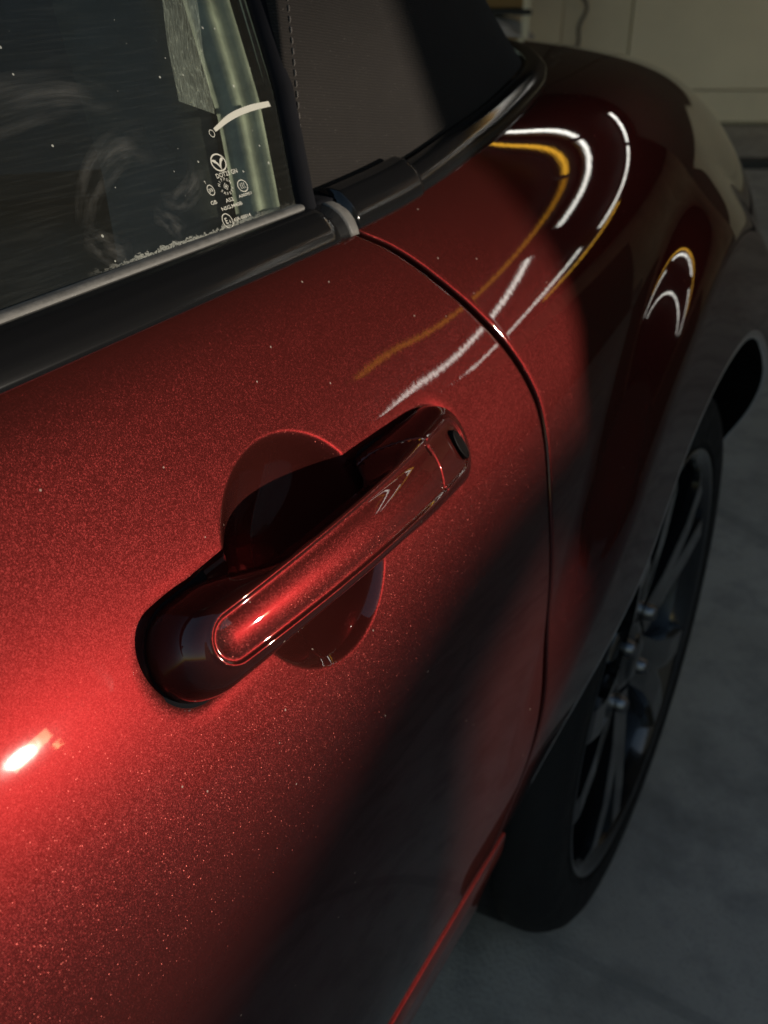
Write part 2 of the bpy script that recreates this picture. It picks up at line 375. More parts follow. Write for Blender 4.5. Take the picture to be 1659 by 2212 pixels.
# things by the back wall
hose_pts = [wpos(1.10, 6.27, z) + WD * (.030 * math.sin(z * 13) + .018 * math.sin(z * 31)) for z in np.linspace(.24, 2.2, 60)]
th_ = np.linspace(0, 2 * math.pi, 9)[:-1]
hz = sweep('cable', hose_pts, np.stack([np.cos(th_), np.sin(th_)], 1) * .010, 'hose', up=tuple(WN))
tag(hz, 'dark wavy cable hanging down the beige wall', 'cable')
b = box('cardboard_box', (.86, .45, .40), (0, 0, .20), 'cardboard', bevel=.012); b.location = tuple(wpos(.30, 5.85, .675)); b.rotation_euler.z = WROT
tag(b, 'brown cardboard box on the upper shelf by the back wall', 'box')
sh = empty('storage_shelf', tuple(wpos(.22, 5.85, 0))); sh.rotation_euler.z = WROT; tag(sh, 'low dark storage shelf before the wall holding box and bag', 'shelf')
for zz_ in (.66, .36): box('shelf_board', (1.05, .5, .026), (0, 0, zz_), 'dark', sh)
for sx_ in (-.5, .5):
    for sy_ in (-.22, .22): box('post', (.035, .035, 1.2), (sx_, sy_, .6), 'wall2', sh)
def bag():
    u = np.linspace(0, math.pi, 26); w = np.linspace(0, 2 * math.pi, 41)[:-1]
    U, W = np.meshgrid(u, w, indexing='ij')
    r = 1 + .10 * np.sin(3 * W + 2 * U) + .07 * np.sin(7 * W - 3 * U) + .05 * np.sin(11 * U + 5 * W)
    P = np.stack([(.20) * r * np.sin(U) * np.cos(W), .18 * r * np.sin(U) * np.sin(W), (.13) + .13 * np.cos(U) * (1 - .08 * np.sin(5 * W))], -1)
    P[..., 2] = np.maximum(P[..., 2], .0)
    return grid_mesh('plastic_bag', P, 'bag', closed_v=True, flip=True)
bg_ = bag(); bg_.location = tuple(wpos(.56, 5.72, .374)); bg_.rotation_euler.z = WROT + .3
tag(bg_, 'pale crumpled plastic bag on the lower shelf board', 'bag')
kb = box('kerb_stone', (3.4, .12, .05), (0, 0, .025), 'kerb', bevel=.015); kb.location = tuple(wpos(2.7, 5.05, 0)); kb.rotation_euler.z = WROT
tag(kb, 'low dark kerb on the floor before the wall', 'kerb')


# unseen slabs on the open side, outlines cut to shape shade on the car
SH = np.array([math.sin(SUN_AZ), -math.cos(SUN_AZ), 0]); RH = np.array([-math.cos(SUN_AZ), -math.sin(SUN_AZ), 0])
def occ(name, pts, th, mat, DP=6.5):
    """vertical slab, outline given as (r, up) seen along the sun from the door"""
    base = np.array([-.5, 0, 0]) + SH * DP
    zz = lambda up: .7 + up / math.cos(SUN_EL) + DP * math.tan(SUN_EL)
    ring = [base + RH * r + np.array([0, 0, (zz(u) if not isinstance(u, str) else float(u))]) for r, u in pts]
    n = len(ring); v = ring + [p + SH * th for p in ring]
    f = [tuple(range(n)), tuple(range(2 * n - 1, n - 1, -1))] + [(i, i + n, (i + 1) % n + n, (i + 1) % n) for i in range(n)]
    return mesh(name, v, f, mat, smooth=False)
par = occ('shade_slab', [(-5, '0'), (-.17, '0'), (-.17, -.30), (-.118, -.30), (-.118, -.045), (-.012, -.070), (-.012, -.30), (6, -.30), (6, -.08), (.6, -.075), (.3, -.062), (.18, -.052), (.11, -.032), (.04, -.014), (-.03, -.002), (-.12, .0), (-5, .0)], .16, 'shade_caster')
par2 = occ('low_shade_slab', [(-.169, '0'), (6, '0'), (6, -.42), (-.169, -.42)], .16, 'shade_caster'); tag(par2, 'unseen low slab added under the slot to limit sun on the car', 'wall')
tag(par, 'unseen low slab, slotted to shape sun and shade on the car', 'wall')
pil = occ('shade_pillar', [(-.95, '0'), (-.178, '0'), (-.172, .012), (-.188, .04), (-.198, .08), (-.203, .14), (-.207, .23), (-.21, .35), (-.21, '2.8'), (-.95, '2.8')], .30, 'shade_caster', 3.0)
tag(pil, 'unseen concrete post with flared foot, shaped to shade the car', 'shade_pillar')

# unseen blockers added to cut sky reflections, with a gap for the low sun
def far_blocker(name, az0, az1, dist, h, label):
    a0, a1 = math.radians(az0), math.radians(az1); P = lambda a, d: (-.5 + d * math.sin(a), -d * math.cos(a))
    q0, q1 = P(a0, dist), P(a1, dist); r0, r1 = P(a0, dist + .4), P(a1, dist + .4)
    v = [(*q0, 0), (*q1, 0), (*r1, 0), (*r0, 0), (*q0, h), (*q1, h), (*r1, h), (*r0, h)]
    return tag(mesh(name, v, [(0, 1, 5, 4), (1, 2, 6, 5), (2, 3, 7, 6), (3, 0, 4, 7), (4, 5, 6, 7)], 'sky_blocker', smooth=False), label, 'wall')
far_blocker('sky_blocker_wall', 27.3, 75, 15, 9.0, 'unseen tall brown slab added right of the sun gap to block sky')
far_blocker('sky_blocker_wall', 75, 110, 15, 9.0, 'unseen tall brown slab added behind the lights to block sky')
far_blocker('sky_blocker_wall', -45, 24.7, 15, 9.0, 'unseen tall brown slab added left of the sun gap to block sky')
far_blocker('sky_blocker_wall', 24.4, 27.6, 15.6, 2.2, 'unseen low brown slab added across the sun gap to block horizon glow')
def sky_blocker_beam(az0, az1, dist, z0, z1):
    a0, a1 = math.radians(az0), math.radians(az1); P = lambda a, d: (-.5 + d * math.sin(a), -d * math.cos(a))
    c = [P(a0, dist), P(a1, dist), P(a1, dist + .4), P(a0, dist + .4)]
    v = [(*p, z) for z in (z0, z1) for p in c]
    return tag(mesh('sky_blocker_beam', v, [(0, 1, 5, 4), (1, 2, 6, 5), (2, 3, 7, 6), (3, 0, 4, 7), (4, 5, 6, 7), (3, 2, 1, 0)], 'sky_blocker', smooth=False), 'unseen brown beam added over the sun gap to block sky', 'beam')
sky_blocker_beam(24.5, 27.5, 15.5, 3.06, 8.95)  # unseen beam added to cut the sky patch above the sun
# ceiling lights
def tube_light(p0, p1, mat, label, w=.042):
    p0 = np.array(p0, float); p1 = np.array(p1, float); d = p1 - p0; L = np.linalg.norm(d[:2]); ang = math.atan2(d[1], d[0])
    e = empty('ceiling_light', tuple((p0 + p1) / 2)); e.rotation_euler.z = ang
    tag(e, label, 'light', 'tube lights under the ceiling')
    box('housing', (L, w * 1.5, .05), (0, 0, .045), 'lamp_body', e, bevel=.006)
    th = np.linspace(0, 2 * math.pi, 17)[:-1]
    prof = np.stack([np.cos(th) * w / 2, np.sin(th) * w / 2], 1)
    sweep('tube', [(-L / 2 + .01, 0, 0), (-L / 6, 0, 0), (L / 6, 0, 0), (L / 2 - .01, 0, 0)], prof, mat, e)
    return e
LZ = 2.7
LD = np.array([.45, -.893]); LC = np.array([.893, .45])
def lrow(cross, spans, mat, kind):
    for i, (a, b) in enumerate(spans):
        p = LC * cross + LD * a; q_ = LC * cross + LD * b
        tube_light((*p, LZ), (*q_, LZ), mat, kind[i], w=.036 if mat == 'tube_white' else .026)
lrow(3.08, [(.9, 2.1), (2.22, 4.85)], 'tube_white',
     ['white tube light nearest the back wall, first row', 'white tube light in the middle of the first row'])
lrow(4.65, [(2.3, 3.6), (3.75, 7.0)], 'tube_white',
     ['short white tube light of the second row by the wall', 'white tube light in the middle of the second row'])
lrow(2.72, [(1.2, 2.95)], 'tube_yellow', ['short yellow tube light before the white rows'])
lrow(2.72, [(3.07, 6.2)], 'tube_amber', ['long dim amber tube light beside the first white row'])
tube_light((5.15, -3.55, LZ), (7.7, -6.55, LZ), 'tube_white', 'long white tube light at the open end of the first row', w=.036)
tube_light((7.35, -4.65, LZ), (9.4, -7.75, LZ), 'tube_white', 'long white tube light at the open end of the second row', w=.036)
tube_light((7.25, -3.4, LZ), (9.0, -6.6, LZ), 'tube_yellow', 'yellow tube light beside the second white row', w=.026)


# ------------------------------------------------------------------ the car
car = empty('red_convertible')
tag(car, 'dark metallic red convertible with black canvas soft top', 'car')
# ---- body helpers
_vt = np.linspace(0, 12, 1201)
def v_of_z(X, z):
    """row parameter on the side (below the shoulder) at height z"""
    P = body(np.full_like(_vt, X), _vt); k = _vt > 2.0
    return float(np.interp(-z, -P[k][:, 2], _vt[k]))
def y_at(X, z):
    return body(X, v_of_z(X, z))[1]
SHUT_V = np.array([0, 2.18, 2.49, 2.89, 3.56, 4.17, 4.63, 5.04, 5.39, 6.0, 6.63, 7.3, 8.2, 9.2, 10., 12.])
SHUT_X = np.array([-.452, -.4496, -.4337, -.4187, -.3978, -.381, -.3711, -.3655, -.3675, -.3762, -.3797, -.385, -.388, -.386, -.38, -.37])
_sv = np.linspace(0, 12, 601); _sx = np.interp(_sv, SHUT_V, SHUT_X)
for _ in range(60): _sx[1:-1] = .25 * _sx[:-2] + .5 * _sx[1:-1] + .25 * _sx[2:]
def shut(v): return np.interp(v, _sv, _sx)
GAP = .0034
def nodes(breaks):
    """piecewise graded node list from (start, end, step)"""
    out = []
    for a, b, s in breaks: out += list(np.linspace(a, b, max(2, int(round((b - a) / s)) + 1))[:-1])
    out.append(breaks[-1][1]); return np.array(out)
def edge_roll(E, T, N, r=.0017, deep=.014):
    """rounded return of a panel edge: E edge points, T outward tangent, N normal"""
    cols = []
    for a in (15, 30, 45, 60, 75, 90):
        a = math.radians(a); cols.append(E + T * (r * math.sin(a)) - N * (r * (1 - math.cos(a))))
    cols.append(E + T * r - N * (r + .004)); cols.append(E + T * r - N * deep)
    return np.stack(cols, 0)

# ---- handle frame on the door
HX, HV = -.572, 4.337
H0 = body(HX, HV); HN = bnormal(HX, HV); HA = body(HX + 1e-3, HV) - body(HX - 1e-3, HV); HA /= np.linalg.norm(HA)
HT = np.cross(HA, HN); HT *= np.sign(HT[2])
def hw(s, t, h):     # handle-local (m) -> world
    s, t, h = np.broadcast_arrays(s, t, h)
    return H0 + s[..., None] * HA + t[..., None] * HT + h[..., None] * HN
def seg_sd(s, t, a, b, r0, r1):
    a = np.array(a); b = np.array(b); d = b - a; k = np.clip(((s - a[0]) * d[0] + (t - a[1]) * d[1]) / (d @ d), 0, 1)
    return np.hypot(s - a[0] - k * d[0], t - a[1] - k * d[1]) - (r0 + (r1 - r0) * k)
BF, BR = (-.0712, -.0030), (.104, -.0055)      # foot outline of the handle: two end centres
def sink(P):
    """how far the door skin is pressed in at P: thumb bowl + seat of the handle"""
    d = P - H0; s = d @ HA; t = d @ HT
    rho = np.hypot(s - .002, t + .0030) / .0462
    raw = .027 * (1 - rho ** 2.1); e = .0048
    bowl = .5 * (raw + np.sqrt(raw ** 2 + e * e)) - e * e * .25 / np.maximum(-raw, e * .5)
    bowl = np.where(rho > 1.6, 0, np.maximum(bowl, 0))
    sd = seg_sd(s, t, BF, BR, .0190, .0215)
    raw2 = np.minimum(-sd * .9, .0024); e2 = .0016
    seat = .5 * (raw2 + np.sqrt(raw2 ** 2 + e2 * e2)); seat = np.where(sd > .006, 0, seat * np.clip((.006 - sd) / .004, 0, 1))
    near = (np.abs(d @ HN) < .06)
    return np.where(near, np.maximum(bowl, seat), 0)

# ---- door skin
cx = nodes([(-1.35, -.76, .008), (-.76, -.69, .0025), (-.69, -.44, .0010), (-.44, -.37, .0022), (-.37, -.3525, .0012)])
ww = nodes([(0, .14, .006), (.14, .44, .0020), (.44, 1., .008)])
VT = 2.02
XX = np.zeros((len(cx), len(ww))); VV = np.zeros_like(XX)
for i, c in enumerate(cx):
    vb = v_of_z(min(c, -.38), .376 + (.004 if c > -.45 else 0))
    VV[i] = VT + (vb - VT) * ww
    sx = shut(VV[i]) - GAP / 2 - .002
    k = np.clip((c + .47) / (.1175), 0, 1)
    XX[i] = c if c < -.47 else -.47 + k * (sx + .47)
Pd = body(XX, VV); Nd = bnormal(XX, VV)
Pd = Pd - sink(Pd)[..., None] * Nd
Tn = Pd[-1] - Pd[-2]; Tn /= np.linalg.norm(Tn, axis=1)[:, None]
rl = edge_roll(Pd[-1], Tn, Nd[-1])
Pd = np.concatenate([Pd, rl], 0)
nn = np.concatenate([Nd, np.repeat(Nd[-1:], len(rl), 0)], 0)
Tb = Pd[:, -1] - Pd[:, -2]; Tb /= np.linalg.norm(Tb, axis=1)[:, None]
rb = edge_roll(Pd[:, -1], Tb, nn[:, -1], r=.003)
Pd = np.concatenate([Pd, np.swapaxes(rb, 0, 1)], 1)
door = grid_mesh('door', Pd, 'paint', car, flip=True)

# ---- rear fender with the wheel arch cut out
RA, WZ = .340, .305
fu = nodes([(0, .06, .0022), (.06, .75, .0045), (.75, 1, .012)])
fw = nodes([(0, .10, .012), (.10, .25, .005), (.25, 1, .0042)])
VVf = np.zeros((len(fu), len(fw))); XXf = np.zeros_like(VVf)
for i, u in enumerate(fu):
    VVf[i] = 0. + 11.2 * fw
    s0 = shut(VVf[i]) + GAP / 2 + .002
    XXf[i] = s0 + (1.02 - s0) * u
Pf = body(XXf, VVf); Nf = bnormal(XXf, VVf)
r_ = np.hypot(Pf[..., 0], Pf[..., 2] - WZ); ins = (r_ < RA) & (VVf > 4)
low = (Pf[..., 2] < WZ) & (np.abs(Pf[..., 0]) < RA) & (VVf > 4); ins |= low
ins |= (Pf[..., 2] < .374) & (Pf[..., 0] < -.2) & (VVf > 4)
E0 = Pf[0].copy(); N0 = Nf[0]
T0 = Pf[0] - Pf[1]; T0 /= np.linalg.norm(T0, axis=1)[:, None]
q_ = Pf.copy(); dx = Pf[..., 0]; dz = Pf[..., 2] - WZ
sc_ = np.where(ins & (dz > 0), RA / np.maximum(r_, 1e-6), 1.)
newx = dx * sc_; newz = WZ + dz * sc_
under = (Pf[..., 2] < .374) & (Pf[..., 0] < -.2) & (VVf > 4)
newz = np.where(under & (r_ >= RA), .374, newz); newx = np.where(under, np.minimum(Pf[..., 0], -math.sqrt(RA ** 2 - .069 ** 2)), newx); newz = np.where(under, .374, newz)
newx = np.where(ins & (dz <= 0) & ~under, np.sign(dx) * RA, newx)
q_[..., 0] = newx; q_[..., 2] = newz
Pf2 = np.where(ins[..., None], q_, Pf)
Pall = np.concatenate([edge_roll(E0, T0, N0)[::-1], Pf2], 0)
nroll = 8
ins_all = np.concatenate([np.zeros((nroll, Pf.shape[1]), bool), ins], 0)
a_, b_ = ins_all[:-1, :-1], ins_all[1:, 1:]; c_, d_ = ins_all[1:, :-1], ins_all[:-1, 1:]
keep = ~(a_ & b_ & c_ & d_).reshape(-1)
fender = grid_mesh('rear_fender', Pall, 'paint', car, keep=keep, flip=True)
# rolled lip of the arch
ang = np.linspace(math.radians(-8), math.radians(188), 150)
lip = []
for a in ang:
    X = -RA * math.cos(a); Z = WZ + RA * math.sin(a)
    y = y_at(X, max(Z, .29)); c = np.array([X, y, Z]); rad = np.array([-math.cos(a), 0, math.sin(a)])
    lip.append([c + rad * .004 + [0, .0006, 0], c + [0, -.0004, 0], c - rad * .0025 + [0, .0002, 0], c - rad * .0045 + [0, .0012, 0], c - rad * .005 + [0, .004, 0]])
grid_mesh('wheel_arch_lip', np.array(lip), 'paint', car)
lin = []
for a in np.linspace(math.radians(11), math.radians(206), 70):
    yl = y_at(-RA * math.cos(a), max(WZ + RA * math.sin(a), .29))
    lin.append([(-r * math.cos(a), y, WZ + r * math.sin(a)) for r, y in ((.3352, yl + .0035), (.3350, yl + .03), (.345, max(.10, yl + .05)), (.345, .30), (.05, .31))])
grid_mesh('wheel_well_liner', np.array(lin), 'well', car, flip=True)

# ---- sill below the door
sxx = nodes([(-1.35, -.338, .02)])
Ps = []
for i, X in enumerate(sxx):
    y0 = y_at(X, .372); k = .004
    pr_ = [(y0 + .016, .3690), (y0 + .006, .3696), (y0 + .0020, .3696), (y0 + .0006, .3693), (y0 - .0003, .3686), (y0 - .0007, .3675), (y0 - .0004, .360), (y0 + .0015, .345), (y0 + .008, .320), (y0 + .015, .290), (y0 + .019, .270), (y0 + .024, .2625), (y0 + .040, .260)]
    Ps.append(cr([(X, y, z) for y, z in pr_], 60))
Ps = np.array(Ps)
grid_mesh('side_sill', Ps, 'paint', car, flip=True)
Pu = np.stack([Ps[:, -1], Ps[:, -1] + [0, .45, .01]], 1); grid_mesh('underbody', Pu, 'dark', car)

# ---- door handle
def stad(a, b, r0, r1, n1=60, n2=26, inset=0.):
    """tapered stadium outline, same point count for every call"""
    a = np.array(a); b = np.array(b); d = (b - a) / np.linalg.norm(b - a); nrm = np.array([-d[1], d[0]])
    r0 = max(r0 - inset, 1e-5); r1 = max(r1 - inset, 1e-5); pts = []
    for k in np.linspace(0, 1, n1): pts.append(a + (b - a) * k + nrm * (r0 + (r1 - r0) * k))
    for k in np.linspace(90, -90, n2)[1:-1]: pts.append(b + r1 * (math.cos(math.radians(k)) * d + math.sin(math.radians(k)) * nrm))
    for k in np.linspace(1, 0, n1): pts.append(a + (b - a) * k - nrm * (r0 + (r1 - r0) * k))
    for k in np.linspace(-90, -270, n2)[1:-1]: pts.append(a + r0 * (math.cos(math.radians(k)) * d + math.sin(math.radians(k)) * nrm))
    return np.array(pts)
PF, PR = (-.0700, -.0012), (.0930, -.0028); PR0, PR1 = .0100, .0135
def sstep(a, b, x): x = np.clip((x - a) / (b - a), 0, 1); return x * x * (3 - 2 * x)
bs = stad(BF, BR, .0176, .0210)
mid = sstep(-.062, -.028, bs[:, 0]) * (1 - sstep(.030, .056, bs[:, 0]))
ctr = np.interp(bs[:, 0], [BF[0], BR[0]], [BF[1], BR[1]])
up_side = bs[:, 1] > ctr
bs[:, 1] = ctr + (bs[:, 1] - ctr) * np.where(up_side, 1 - .42 * mid, 1 - .22 * mid)
bh = -.0035 + .0150 * mid
def pad_h(s): return .0265 - .0092 * ((s - .006) / .096) ** 2
ps_ = stad(PF, PR, PR0, PR1)
rings = []
core = stad(BF, BR, .004, .004); rings.append(np.column_stack([core, np.where(mid > .02, bh + .002, -.004)]))
rings.append(np.column_stack([bs * .25 + core * .75, bh]))
b_in = bs * .93 + core * .07
rings.append(np.column_stack([b_in, bh - .0002]))
for k in np.linspace(0, 1, 22):
    w = 1 - math.cos(k * math.pi / 2 * .80); w /= (1 - math.cos(math.pi / 2 * .80))
    hh = math.sin(k * math.pi / 2 * .80) / math.sin(math.pi / 2 * .80)
    xy = bs + (ps_ - bs) * w
    rings.append(np.column_stack([xy, bh + (pad_h(ps_[:, 0]) - bh) * hh]))
for inset, dh in ((.00030, .00030), (.0007, .00058), (.0011, .00070), (.0015, .00058), (.0019, .00022), (.0023, -.00005), (.0030, -.0001)):
    p = stad(PF, PR, PR0, PR1, inset=inset); rings.append(np.column_stack([p, pad_h(p[:, 0]) + dh]))
for j in np.linspace(0.0030, .0100, 10)[1:]:
    f_ = j / .0100; p = stad(PF, PR, PR0, PR1, inset=0); a = np.array(PF); b = np.array(PR)
    dd = (b - a); kk = np.clip(((p - a) @ dd) / (dd @ dd), 0, 1); c = a + kk[:, None] * dd; p = c + (p - c) * (1 - f_)
    rings.append(np.column_stack([p, pad_h(p[:, 0]) - .0001 + .0012 * (1 - (1 - (f_ - .30) / .70) ** 2)]))
Rg = np.array(rings); Pw = hw(Rg[..., 0], Rg[..., 1], Rg[..., 2])
nr, nc = Pw.shape[:2]
def handle_piece(name, side, parent):
    bm = bmesh.new(); vs_ = [bm.verts.new(tuple(p)) for p in Pw.reshape(-1, 3)]
    for q in grid_faces(nr, nc, False, True): 
        try: bm.faces.new([vs_[i] for i in q])
        except ValueError: pass
    bmesh.ops.remove_doubles(bm, verts=bm.verts, dist=2e-5)
    no = Vector(HA * 1.0 - HN * 1.05).normalized(); co = Vector(hw(np.array(.0715), np.array(0.), np.array(.0262)) + np.array(no) * (.00022 * side))
    g = bm.verts[:] + bm.edges[:] + bm.faces[:]
    r = bmesh.ops.bisect_plane(bm, geom=g, plane_co=co, plane_no=no, clear_outer=(side < 0), clear_inner=(side > 0), dist=1e-6)
    ed = [e for e in bm.edges if e.is_boundary and all(abs((v.co - co).dot(no)) < 1e-5 for v in e.verts)]
    if ed:     # turn the cut edge inwards so the seam has depth
        ex = bmesh.ops.extrude_edge_only(bm, edges=ed); cen = Vector(hw(np.array(.06), np.array(-.003), np.array(.010)))
        for v in [x for x in ex['geom'] if isinstance(x, bmesh.types.BMVert)]: v.co += (cen - v.co).normalized() * .0016
    bmesh.ops.recalc_face_normals(bm, faces=bm.faces)
    me = bpy.data.meshes.new(name); bm.to_mesh(me); bm.free()
    return link(name, me, 'paint', parent)
handle = handle_piece('door_handle', -1, car)
handle['label'] = 'red pull handle with a raised ridge around its face'
cap = handle_piece('handle_end_cap', 1, handle)
# black gasket under the foot
gs = stad((-.0720, -.0018), BR, .0196, .0212); gi = stad(BF, BR, .012, .012)
m2 = sstep(-.050, -.035, gs[:, 0]) * (1 - sstep(.038, .052, gs[:, 0]))
Gg = np.array([np.column_stack([gi, np.full(len(gi), -.0030) - .03 * m2]), np.column_stack([gs * .98 + gi * .02, -.0006 - .03 * m2]), np.column_stack([gs, -.0016 - .03 * m2]), np.column_stack([gs, -.005 - .03 * m2])])
grid_mesh('gasket', hw(Gg[..., 0], Gg[..., 1], Gg[..., 2]), 'rubber', handle, closed_v=True)
# key slot: raised rim and sunk black oval
kc = np.array([.0950, -.0034]); kth = np.linspace(0, 2 * math.pi, 49)[:-1]; ka = math.radians(-68)
kd = np.array([math.cos(ka), math.sin(ka)]); kn = np.array([-kd[1], kd[0]])
kr = []
for sc0, dh in ((1.16, -.0016), (1.10, .0004), (1.02, .0011), (.96, .0008), (.93, .0001)):
    p = kc + np.cos(kth)[:, None] * kd * .0074 * sc0 + np.sin(kth)[:, None] * kn * .0036 * sc0
    kr.append(np.column_stack([p, pad_h(p[:, 0]) + .0019 + dh]))
kr = np.array(kr); grid_mesh('key_slot_rim', hw(kr[..., 0], kr[..., 1], kr[..., 2]), 'lock', handle, closed_v=True)
kr = []
for sc0, dh in ((.97, .0007), (.8, .0006), (.5, .0006), (.02, .0007)):
    p = kc + np.cos(kth)[:, None] * kd * .0074 * sc0 + np.sin(kth)[:, None] * kn * .0036 * sc0
    kr.append(np.column_stack([p, pad_h(p[:, 0]) + .0019 + dh]))
kr = np.array(kr); grid_mesh('key_slot', hw(kr[..., 0], kr[..., 1], kr[..., 2]), 'lock', handle, closed_v=True)

# ---- belt moulding and trims
def prof_smooth(pts, n=28):
    p = np.array(pts + [pts[0]], float); seg = np.r_[0, np.cumsum(np.linalg.norm(np.diff(p, axis=0), axis=1))]
    u = np.linspace(0, seg[-1], n + 1)[:-1]; return np.column_stack([np.interp(u, seg, p[:, 0]), np.interp(u, seg, p[:, 1])])
bx_ = np.linspace(-1.35, -.4545, 60)
belt = np.column_stack([bx_, np.interp(bx_, [-1.35, -.66, -.4545], [.0900, .0905, .0935]), np.interp(bx_, [-1.35, -.66, -.4545], [.8345, .8345, .8345])])
mp_ = prof_smooth([(-.0080, .0075), (-.0050, .0080), (-.001, .0068), (.0035, .0042), (.0068, .0005), (.0086, -.0032), (.0092, -.0050), (.0088, -.0062), (.0060, -.0066), (-.0080, -.0060)], 40)
mould = sweep('belt_moulding', belt, mp_, 'gloss_black', car)
lp_ = prof_smooth([(-.0125, .0085), (-.0115, .0098), (-.0080, .0098), (-.0066, .0088), (-.0064, .0060), (-.0125, .0050)], 24)
lipx = belt[belt[:, 0] < -.4615]; sweep('glass_wiper_lip', np.vstack([lipx, [-.4605, .0934, .8345]]), lp_, 'lip', mould)
# matt end piece of the moulding
ex_ = np.array([[-.4570, .0933, .8346], [-.4545, .0934, .8346], [-.4515, .0936, .8345], [-.4492, .0939, .8342]])
sweep('moulding_end', ex_, prof_smooth([(-.0080, .0078), (-.0050, .0084), (-.001, .0072), (.0037, .0045), (.0071, .0007), (.0089, -.0031), (.0095, -.0052), (.0060, -.0066), (-.0080, -.0060)], 30), 'lip', mould)
trim = cr([(-.4465, .0958, .8350), (-.40, .0946, .8380), (-.36, .0946, .8425), (-.31, .0968, .8492), (-.254, .1012, .8555), (-.18, .1125, .8640), (-.13, .1270, .8668), (-.09, .1450, .8680), (-.04, .1730, .8690), (.0, .2020, .8695), (.04, .2470, .8700), (.065, .3120, .8705), (.08, .42, .871), (.085, .6, .872), (.085, .84, .872)], 150)
tp_ = prof_smooth([(-.0085, .0060), (-.004, .0075), (.001, .0070), (.0055, .0035), (.0072, -.0010), (.0070, -.0070), (-.0085, -.0070)], 30)
t2 = trim[trim[:, 0] > -.4475]
tr_o = sweep('soft_top_base_trim', t2[6:], tp_, 'gloss_black', car)
capn = t2[:16].copy(); capn = cr(capn, 30)
cp_ = prof_smooth([(-.0120, .0100), (-.007, .0122), (.000, .0112), (.0060, .0062), (.0092, .0004), (.0096, -.0055), (.004, -.0075), (-.0120, -.0070)], 36)
sweep('pillar_foot_cap', capn, cp_, 'gloss_black', tr_o)
pk = sweep('pillar_foot_pocket', np.array([[-.462, .1050, .8385], [-.456, .1045, .8385], [-.447, .1035, .839]]), prof_smooth([(-.012, .007), (.006, .005), (.0075, -.006), (-.012, -.006)], 20), 'rubber', tr_o)

# ---- window glass
def gsurf(X, s):
    X, s = np.broadcast_arrays(np.asarray(X, float), np.asarray(s, float))
    return np.stack([X, .1015 + .47 * s + .25 * s * s, .840 + .883 * s], -1)
def gnorm(X, s):
    s = np.asarray(s, float); n = np.stack([np.zeros_like(s), -np.full_like(s, .883), .47 + .5 * s], -1); return n / np.linalg.norm(n, axis=-1, keepdims=True)
def grear(s): return np.interp(s, [-.03, .0022, .0526, .093, .36], [-.480, -.4721, -.4505, -.439, -.36])
gs_ = np.linspace(-.03, .34, 60); gu = np.linspace(0, 1, 60)
GX = -1.25 + (grear(gs_)[None, :] + 1.25) * gu[:, None]
Pg = gsurf(GX, np.broadcast_to(gs_, GX.shape))
def glass_mesh(name, P, X, S, mat, parent):
    o = grid_mesh(name, P, mat, parent); me = o.data; uvl = me.uv_layers.new(name='UVMap')
    flat = np.stack([X.reshape(-1), S.reshape(-1)], -1); li = np.empty(len(me.loops), int); me.loops.foreach_get('vertex_index', li)
    uvl.data.foreach_set('uv', flat[li].astype(np.float32).reshape(-1)); return o
glass = glass_mesh('window_glass', Pg, GX, np.broadcast_to(gs_, GX.shape).copy(), 'glass', car)
# ground rear edge of the pane (solid thickness)
es = np.linspace(-.03, .34, 60); eX = grear(es); e0 = gsurf(eX, es); en = gnorm(eX, es)
Pe = np.stack([e0, e0 + np.array([.0012, 0, 0]) - en * .001, e0 + np.array([.0016, 0, 0]) - en * .0025, e0 + np.array([.0008, 0, 0]) - en * .004], 1)
grid_mesh('glass_edge', Pe, 'seal_bright', glass)

# etched marking on the glass, and a painted lamp reflection
def place_local(pts2, X0, s0, off=.00025):
    """flat marking: (x along the car, y up the glass) in m"""
    pts2 = np.asarray(pts2, float); P = gsurf(X0 + pts2[:, 0], s0 + pts2[:, 1]); return P + gnorm(X0 + pts2[:, 0], s0 + pts2[:, 1]) * off
def text_mesh(txt, size):
    cu = bpy.data.curves.new('t', 'FONT'); cu.body = txt; cu.size = size; cu.align_x = 'CENTER'; cu.align_y = 'CENTER'; cu.resolution_u = 3
    cu.offset = size * .012
    o = bpy.data.objects.new('t', cu); COL.objects.link(o); dg = bpy.context.evaluated_depsgraph_get(); dg.update()
    me = o.evaluated_get(dg).to_mesh(); v = np.array([x.co[:] for x in me.vertices]).reshape(-1, 3); f = [tuple(p.vertices) for p in me.polygons]
    bpy.data.objects.remove(o, do_unlink=True); bpy.data.curves.remove(cu); return v, f
MARK_V, MARK_F = [], []
def mark(name, v2, f, X0, s0):
    base = sum(len(a) for a in MARK_V); P = place_local(v2, X0, s0)
    mesh('etch_and_reflection_mark', P, f, 'etch_reflection', glass, smooth=False)
def mtext(txt, size, X0, s0, width=None, rot=0.):
    v, f = text_mesh(txt, size); v = v[:, :2]
    if width: v = v * np.array([width / (v[:, 0].max() - v[:, 0].min()), 1.0])
    if rot: c, s = math.cos(rot), math.sin(rot); v = v @ np.array([[c, s], [-s, c]])
    mark(txt, v, f, X0, s0)
def mring(X0, s0, rx, ry, w, a0=0, a1=360, n=48, rot=0.):
    th = np.radians(np.linspace(a0, a1, n)); o = np.stack([rx * np.cos(th), ry * np.sin(th)], 1); i = np.stack([(rx - w) * np.cos(th), (ry - w) * np.sin(th)], 1)
    mark('ring', np.vstack([o, i]), [(k, k + 1, n + k + 1, n + k) for k in range(n - 1)], X0, s0)
